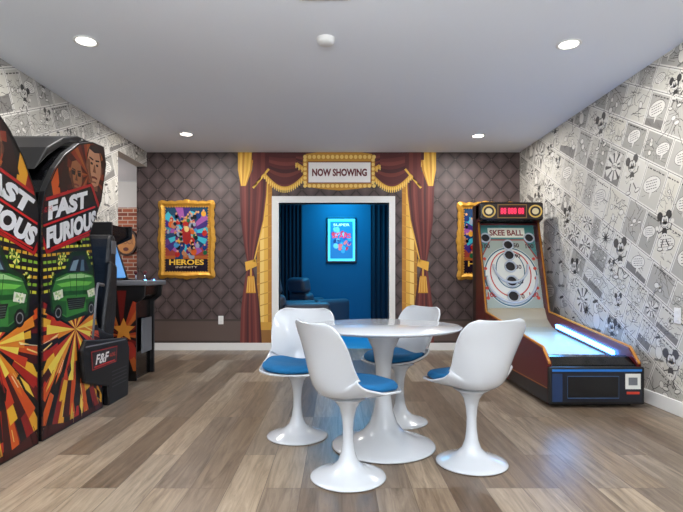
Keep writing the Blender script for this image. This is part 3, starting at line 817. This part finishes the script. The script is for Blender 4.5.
# ================================================================ RACING CABINETS
XS=-1.85; XI=-2.58
PB=[(.02,.0),(.02,1.42),(.06,1.57),(.17,1.74),(.29,1.86),(.47,1.98),(.66,2.04),(.84,2.05),(.88,1.92),(.80,1.62),(.62,1.34),(.66,1.2),(.70,.98),(.72,.72),(.80,.5),(.82,.0)]
def racer(sgn):
    Y=lambda s:3.10+sgn*s
    e=empty('racing_arcade_cabinet',((XS+XI)/2,Y(.7),0))
    prof=[(Y(s),z) for s,z in PB]
    prism('cabinet_side',prof,'x',XS-.04,XS,M['black'],.004,e)
    prism('cabinet_side_far',prof,'x',XI,XI+.04,M['black'],.004,e)
    core=[(.05,.0),(.05,1.42),(.09,1.57),(.19,1.73),(.31,1.84),(.48,1.95),(.66,2.01),(.80,2.02),(.80,1.80),(.62,1.72),(.45,1.1),(.60,.95),(.66,.7),(.5,.5),(.5,.0)]
    prism('cabinet_core',[(Y(s),z) for s,z in core],'x',XI+.04,XS-.04,M['blackg'],0,e)
    prism('marquee_hood',[(Y(.12),1.72),(Y(.26),1.9),(Y(.46),2.02),(Y(.66),2.085),(Y(.84),2.09),(Y(.84),2.04),(Y(.66),2.035),(Y(.46),1.97),(Y(.26),1.84)],'x',XI+.02,XS-.10,M['black'],.01,e)
    prism('monitor',[(Y(.62),1.70),(Y(.47),1.13),(Y(.48),1.12),(Y(.635),1.69)],'x',XI+.08,XS-.08,M['screen_on'],0,e)
    prism('dashboard',[(Y(.46),1.08),(Y(.66),.98),(Y(.74),.80),(Y(.6),.68),(Y(.46),.7)],'x',XI+.05,XS-.05,M['vinyl'],.02,e)
    cx=(XS+XI)/2; ctr=Vector((cx,Y(.80),.92)); ax=Vector((0,sgn*.9,.35)).normalized(); u=Vector((1,0,0)); v=ax.cross(u)
    tube('steering_wheel',[ctr+u*.15*math.cos(a)+v*.15*math.sin(a) for a in [2*math.pi*i/28 for i in range(28)]],.016,M['vinyl'],e,closed=True)
    for a in (math.radians(90),math.radians(210),math.radians(330)): tube('wheel_spoke',[ctr-ax*.03,ctr+(u*math.cos(a)+v*math.sin(a))*.15],.01,M['chrome'],e)
    tube('steering_column',[ctr-ax*.02,ctr-ax*.14],.03,M['black'],e)
    bx0,bx1=XI+.02,XS+.03
    prism('seat_base',[(Y(.50),.26),(Y(.46),.50),(Y(.52),.57),(Y(.76),.54),(Y(1.22),.50),(Y(1.27),.40),(Y(1.24),.0),(Y(.88),.0),(Y(.86),.16)],'x',bx1-.05,bx1,M['black'],.01,e)
    prism('seat_platform',[(Y(.83),.0),(Y(.83),.3),(Y(.9),.44),(Y(1.2),.44),(Y(1.25),.0)],'x',bx0,bx1-.05,M['black'],.01,e)
    xa,xb=bx0+.06,bx1-.06
    prism('seat_pan',[(Y(.74),.50),(Y(.72),.60),(Y(.80),.64),(Y(1.02),.58),(Y(1.12),.56),(Y(1.12),.45),(Y(.80),.45)],'x',xa,xb,M['vinyl'],.03,e)
    prism('seat_back',[(Y(1.0),.56),(Y(1.02),.75),(Y(1.08),1.05),(Y(1.10),1.28),(Y(1.13),1.38),(Y(1.20),1.39),(Y(1.23),1.30),(Y(1.22),1.0),(Y(1.17),.6),(Y(1.14),.46)],'x',xa+.03,xb-.03,M['vinyl'],.035,e)
    bol=[(Y(.92),.56),(Y(.94),.70),(Y(1.02),.98),(Y(1.06),1.16),(Y(1.18),1.12),(Y(1.15),.7),(Y(1.1),.52)]
    prism('seat_bolster',bol,'x',xb-.06,xb,M['vinyl'],.025,e)
    prism('seat_bolster_far',bol,'x',xa,xa+.06,M['vinyl'],.025,e)
    tube('seat_rail',[(bx1-.03,Y(.66),.56),(bx1-.03,Y(.72),.92),(bx1-.03,Y(.76),.97),(bx1-.03,Y(.84),.96)],.014,M['grey'],e)
    box('headrest_patch',xb-.032,xb-.026,min(Y(1.11),Y(1.2)),max(Y(1.11),Y(1.2)),1.22,1.33,M['grey'],.002,e)
    d=Canvas('seat_decal',(bx1,0,0),(0,1,0),(0,0,1),rough=.3,base=.002)
    yc=Y(.80)
    d.poly([(yc-.22,.475),(yc+.22,.46),(yc+.20,.33),(yc-.20,.33)],(150,26,22)); d.L=1
    d.poly([(yc-.205,.465),(yc+.21,.45),(yc+.19,.34),(yc-.19,.34)],(40,26,28)); d.L=2
    d.text('F&F',yc-.04,.40,.075,(236,232,230),w=.2,rot=-.02,shear=.3,bold=.03); d.text('RACING',yc+.13,.40,.03,(220,60,40),w=.1)
    d.L=3; d.stroke([(yc-.17,.35),(yc+.17,.35)],.010,(210,30,30))
    d.stroke([(yc-.30,.52),(yc+.38,.49)],.010,(120,120,125))
    for i in range(5): d.stroke([(Y(1.06)-.14,.26-i*.03),(Y(1.06)+.14,.26-i*.03)],.01,(50,50,54))
    d.build(e)
    # -------- side art
    reg=[(y,z) for y,z in prof]
    c=Canvas('side_art',(XS,0,0),(0,1,0),(0,0,1),region=reg,rough=.3,base=.002,step=.00012,gain=.78)
    R=random.Random(4); K=(14,12,14)
    def A(s,z): return (Y(s),z)
    c.L=1
    c.rays(*A(.40,.72),1.1,64,[(196,36,22),(60,10,12),(222,92,26),K,(150,22,18),(238,168,44),K,(110,14,14)],jit=0,R=R)
    c.L=2; c.rays(*A(.42,.66),.60,44,[(244,186,50),(70,10,12),(220,84,26),K,(180,30,22)],jit=.5,R=R)
    c.L=3; c.rays(*A(.42,.66),.40,34,[(255,226,90),(238,140,36),K,(210,60,30)],jit=.5,R=R)
    for i in range(22):
        s_=R.uniform(.04,.78); z_=R.uniform(.06,.55); a=math.atan2(z_-.70,s_-.42); l=R.uniform(.10,.24); w_=R.uniform(.012,.03); c.L=4
        p0=(s_,z_); p1=(s_+l*math.cos(a),z_+l*math.sin(a)); n_=(-math.sin(a)*w_,math.cos(a)*w_)
        mid=((p0[0]+p1[0])/2,(p0[1]+p1[1])/2)
        c.poly([A(*p0),A(mid[0]+n_[0],mid[1]+n_[1]),A(*p1),A(mid[0]-n_[0],mid[1]-n_[1])],R.choice([K,K,K,(250,206,70),(236,112,30)]))
    for i in range(50):
        s_=R.uniform(0,.8); z_=R.uniform(.04,.75); a=math.atan2(z_-.70,s_-.42)+R.uniform(-.1,.1); l=R.uniform(.05,.2); c.L=5
        c.stroke([A(s_,z_),A(s_+l*math.cos(a),z_+l*math.sin(a))],R.uniform(.003,.009),R.choice([K,K,(252,226,130),(150,20,18),(255,240,200)]))
    c.poly([A(.0,.0),A(.0,.10),A(.3,.04),A(.85,.05),A(.85,.0)],(70,10,12))
    c.L=8
    c.poly([A(0,.90),A(0,1.42),A(.62,1.42),A(.75,1.15),A(.72,.80),A(.4,.74)],(24,16,30))
    c.L=9
    for i in range(10):
        z0=.92+i*.046; col=[(222,220,60),(140,190,50),(226,176,40)][i%3]
        c.poly([A(0,z0),A(.66,z0+.06),A(.66,z0+.078),A(0,z0+.018)],col)
    for i in range(12):
        c.L=10; s0=.03+i*.056; c.poly([A(s0,.88),A(s0+.014,.88),A(s0-.03,1.4),A(s0-.044,1.4)],(26,28,24))
    for i in range(14): c.L=11; c.rays(*A(R.uniform(.04,.62),R.uniform(.95,1.3)),R.uniform(.02,.05),10,[(250,246,120),(60,120,40)],R=R,jit=.4)
    c.L=12; G=(62,140,60)
    c.poly([A(.12,.80),A(.10,.94),A(.16,1.04),A(.28,1.08),A(.36,1.20),A(.56,1.22),A(.66,1.10),A(.74,1.02),A(.76,.86),A(.70,.76),A(.3,.72)],(18,60,30)); c.L=13
    c.poly([A(.14,.82),A(.125,.93),A(.18,1.02),A(.30,1.05),A(.5,1.06),A(.66,1.04),A(.72,.98),A(.73,.86),A(.68,.79),A(.3,.75)],G); c.L=14
    c.poly([A(.31,1.06),A(.38,1.17),A(.54,1.185),A(.62,1.07)],(34,44,58)); c.poly([A(.16,1.0),A(.34,1.045),A(.5,1.05),A(.66,1.03),A(.5,1.02),A(.3,1.015)],(170,220,150))
    c.poly([A(.13,.93),A(.73,.93),A(.72,.9),A(.135,.9)],(30,90,40))
    c.poly([A(.14,.82),A(.13,.88),A(.3,.86),A(.3,.76)],(36,96,44)); c.poly([A(.73,.87),A(.56,.86),A(.56,.77),A(.69,.79)],(36,96,44))
    c.L=15
    c.poly([A(.34,1.07),A(.39,1.14),A(.46,1.15),A(.42,1.07)],(130,160,176)); c.poly([A(.48,1.07),A(.5,1.15),A(.53,1.15),A(.54,1.07)],(90,120,140))
    c.poly([A(.18,.98),A(.4,1.0),A(.66,.99),A(.6,.965),A(.24,.96)],(120,206,86))
    for s_ in (.2,.64): c.poly([A(s_-.06,.925),A(s_+.05,.945),A(s_+.06,.89),A(s_-.04,.875)],(236,240,220))
    c.poly([A(.3,.88),A(.56,.88),A(.53,.80),A(.33,.80)],(12,18,14)); c.L=16
    for s_ in (.2,.64): c.ell(*A(s_,.908),.025,.02,(120,170,210)); c.ell(*A(s_,.79),.05,.055,(14,14,16))
    for i in range(5): c.stroke([A(.32,.81+i*.014),A(.54,.81+i*.014)],.004,(96,110,100))
    c.stroke([A(.43,.89),A(.43,1.05)],.008,(24,70,34)); c.stroke([A(.36,.90),A(.34,1.04)],.005,(24,80,34)); c.stroke([A(.52,.90),A(.54,1.04)],.005,(24,80,34))
    c.L=17
    for s_ in (.2,.64): c.ring(*A(s_,.79),.03,.008,(150,150,150),16); c.rays(*A(s_,.91),.045,8,[(255,255,225),(180,220,150)],jit=.6,R=R)
    rot=sgn*math.radians(17)
    cs_,cz=.36,1.44
    def Lg(u,v):
        y,z=A(cs_,cz); return (y+u*math.cos(rot)-v*math.sin(rot), z+u*math.sin(rot)+v*math.cos(rot))
    c.L=18; c.poly([Lg(-.37,.17),Lg(.36,.19),Lg(.44,.0),Lg(.37,-.18),Lg(-.36,-.17),Lg(-.4,0)],(190,22,24)); c.L=19
    c.poly([Lg(-.35,.15),Lg(.34,.17),Lg(.40,.0),Lg(.35,-.16),Lg(-.34,-.15),Lg(-.37,0)],K); c.L=20
    c.text('FAST',*Lg(-.0,.088),.118,(250,252,255),w=.52,rot=rot,shear=.35,bold=.06)
    c.text('FURIOUS',*Lg(.01,-.075),.128,(250,252,255),w=.68,rot=rot,shear=.3,bold=.06)
    c.stroke([Lg(-.34,.008),Lg(.36,.014)],.014,(220,28,28)); c.L=21
    c.stroke([Lg(-.3,-.148),Lg(.34,-.146)],.012,(220,28,28)); c.text('AND THE',*Lg(-.27,.10),.03,(220,40,40),w=.12,rot=rot)
    c.L=8
    c.poly([A(.2,1.62),A(.3,1.86),A(.48,1.98),A(.66,2.04),A(.84,2.05),A(.88,1.9),A(.80,1.62)],(40,14,12)); c.L=9
    c.rays(*A(.60,1.78),.34,30,[(150,54,24),(70,18,14),(110,34,20),(170,86,34)],jit=.4,R=R)
    for s_,z_,k,hair in ((.43,1.74,1.05,0),(.69,1.86,1.4,1)):
        skin=(160,100,64) if not hair else (206,148,112); dk=(96,54,36) if not hair else (136,84,60)
        def B(a,b): return A(s_+a*k,z_+b*k)
        def BE(a,b,rx,ry,col,n=20): c.ell(*B(a,b),rx*k,ry*k,col,0,n)
        c.L=11; c.poly([B(-.14,-.24),B(-.12,-.13),B(-.04,-.09),B(.04,-.09),B(.12,-.13),B(.14,-.24)],(24,22,28) if not hair else (60,22,22))
        c.L=12; c.poly([B(-.035,-.13),B(-.035,-.05),B(.035,-.05),B(.035,-.13)],dk)
        for m_ in (-1,1): BE(m_*.077,-.005,.014,.026,dk)
        c.L=13
        if hair: BE(0,.03,.080,.088,(44,30,24),24)
        c.L=14; c.poly([B(-.075,.03),B(-.07,-.04),B(-.04,-.095),B(0,-.11),B(.04,-.095),B(.07,-.04),B(.075,.03),B(.055,.085),B(0,.105 if not hair else .075),B(-.055,.085)],skin)
        c.L=15; c.poly([B(-.072,.03),B(-.068,-.04),B(-.04,-.093),B(-.02,-.09),B(-.045,-.03),B(-.05,.03)],dk)
        c.L=16
        for m_ in (-1,1):
            if hair: BE(m_*.03,.012,.014,.007,(26,22,22),10)
            else: c.poly([B(m_*.012,.028),B(m_*.058,.03),B(m_*.055,.002),B(m_*.018,.0)],(18,16,18))
            c.stroke([B(m_*.012,.034),B(m_*.055,.04)],.009*k,(34,24,20))
        c.poly([B(-.004,.01),B(-.018,-.032),B(.018,-.032),B(.004,.01)],dk)
        c.stroke([B(-.03,-.062),B(0,-.058),B(.03,-.062)],.012*k,(120,52,44)); c.stroke([B(-.02,-.084),B(.02,-.084)],.008*k,dk)
    c.L=26
    for i in range(len(reg)):
        a=reg[i]; b=reg[(i+1)%len(reg)]; c.stroke([a,b],.022,(12,12,14))
    c.build(e)
racer(1); racer(-1)

# upright multi-game cabinet
e=empty('upright_arcade_cabinet',(-2.28,5.2,0))
pf=[(-2.62,.0),(-1.98,.0),(-1.98,.76),(-1.90,.82),(-1.89,.95),(-1.96,.97),(-2.26,1.0),(-2.38,1.36),(-2.22,1.43),(-2.22,1.56),(-2.62,1.56)]
Ya,Yb2=4.90,5.40
prism('side_near',pf,'y',Ya,Ya+.03,M['black'],.004,e); prism('side_far',pf,'y',Yb2-.03,Yb2,M['black'],.004,e)
prism('cabinet_core',[(-2.60,0),(-2.02,0),(-2.02,.78),(-1.94,.84),(-1.93,.93),(-2.28,.98),(-2.40,1.36),(-2.25,1.44),(-2.25,1.54),(-2.6,1.54)],'y',Ya+.03,Yb2-.03,M['blackg'],0,e)
box('control_deck',-2.24,-1.86,Ya-.02,Yb2+.02,.935,.985,M['grey'],.012,e)
for i in range(2):
    y=5.02+i*.24
    tube('joystick',[(-2.03,y,.98),(-2.03,y,1.05)],.008,M['chrome'],e)
    lathe('joystick_ball',[(.02*math.sin(math.pi*k/8),-.02*math.cos(math.pi*k/8)) for k in range(9)],M['red'],(-2.03,y,1.065),12,e)
    for k in range(3): lathe('button',[(0,.008),(.014,.008),(.016,0)],M['blueled'] if k==1 else M['red'],(-1.98,y+.06+k*.04,.985),12,e)
prism('screen',[(-2.265,1.02),(-2.37,1.35),(-2.38,1.34),(-2.275,1.01)],'y',Ya+.06,Yb2-.06,M['screen_on'],0,e)
a=Canvas('side_art',(0,Ya,0),(1,0,0),(0,0,1),region=pf,rough=.35,base=.002); R=random.Random(2)
a.rays(-2.12,.45,.5,30,[(150,52,28),(20,16,18),(100,24,20),(20,16,18),(170,86,38)],jit=.4,R=R); a.L=1
a.star(-2.1,.5,.12,5,(200,130,50),.45,1.57); a.ell(-2.05,.3,.07,.09,(150,46,36)); a.L=2
a.quad(-2.6,-1.98,.0,.1,(14,14,16)); a.build(e)
box('coin_door',-1.99,-1.972,5.05,5.3,.25,.6,M['grey'],.005,e)

# ================================================================ LIGHT
w=bpy.data.worlds.new('World'); S.world=w; w.use_nodes=True
bg=w.node_tree.nodes['Background']; bg.inputs['Color'].default_value=(.84,.92,1,1); bg.inputs['Strength'].default_value=1.6
alight('ceiling_fill',(0,.0,1.75),.8,215,(.91,.96,1),(math.pi,0,0))  # added fill facing up to brighten the ceiling; no real lamp stands here
pl=bpy.data.lights.new('annex_lamp','POINT'); pl.energy=60; pl.shadow_soft_size=.3; pl.color=(1,.95,.9)
po=bpy.data.objects.new('annex_lamp',pl); po.location=(-4.6,7.6,2.3); COLL.objects.link(po)

# ================================================================ CAMERA
cd=bpy.data.cameras.new('camera'); cam=bpy.data.objects.new('camera',cd); COLL.objects.link(cam)
cam.location=(0,0,CAMH); cam.rotation_euler=(math.pi/2,0,0)
cd.sensor_width=36; cd.sensor_fit='HORIZONTAL'; cd.lens=36*F/683
cd.shift_x=(341.5-VX)/683; cd.shift_y=(VY-256)/683; cd.clip_start=.05
S.camera=cam
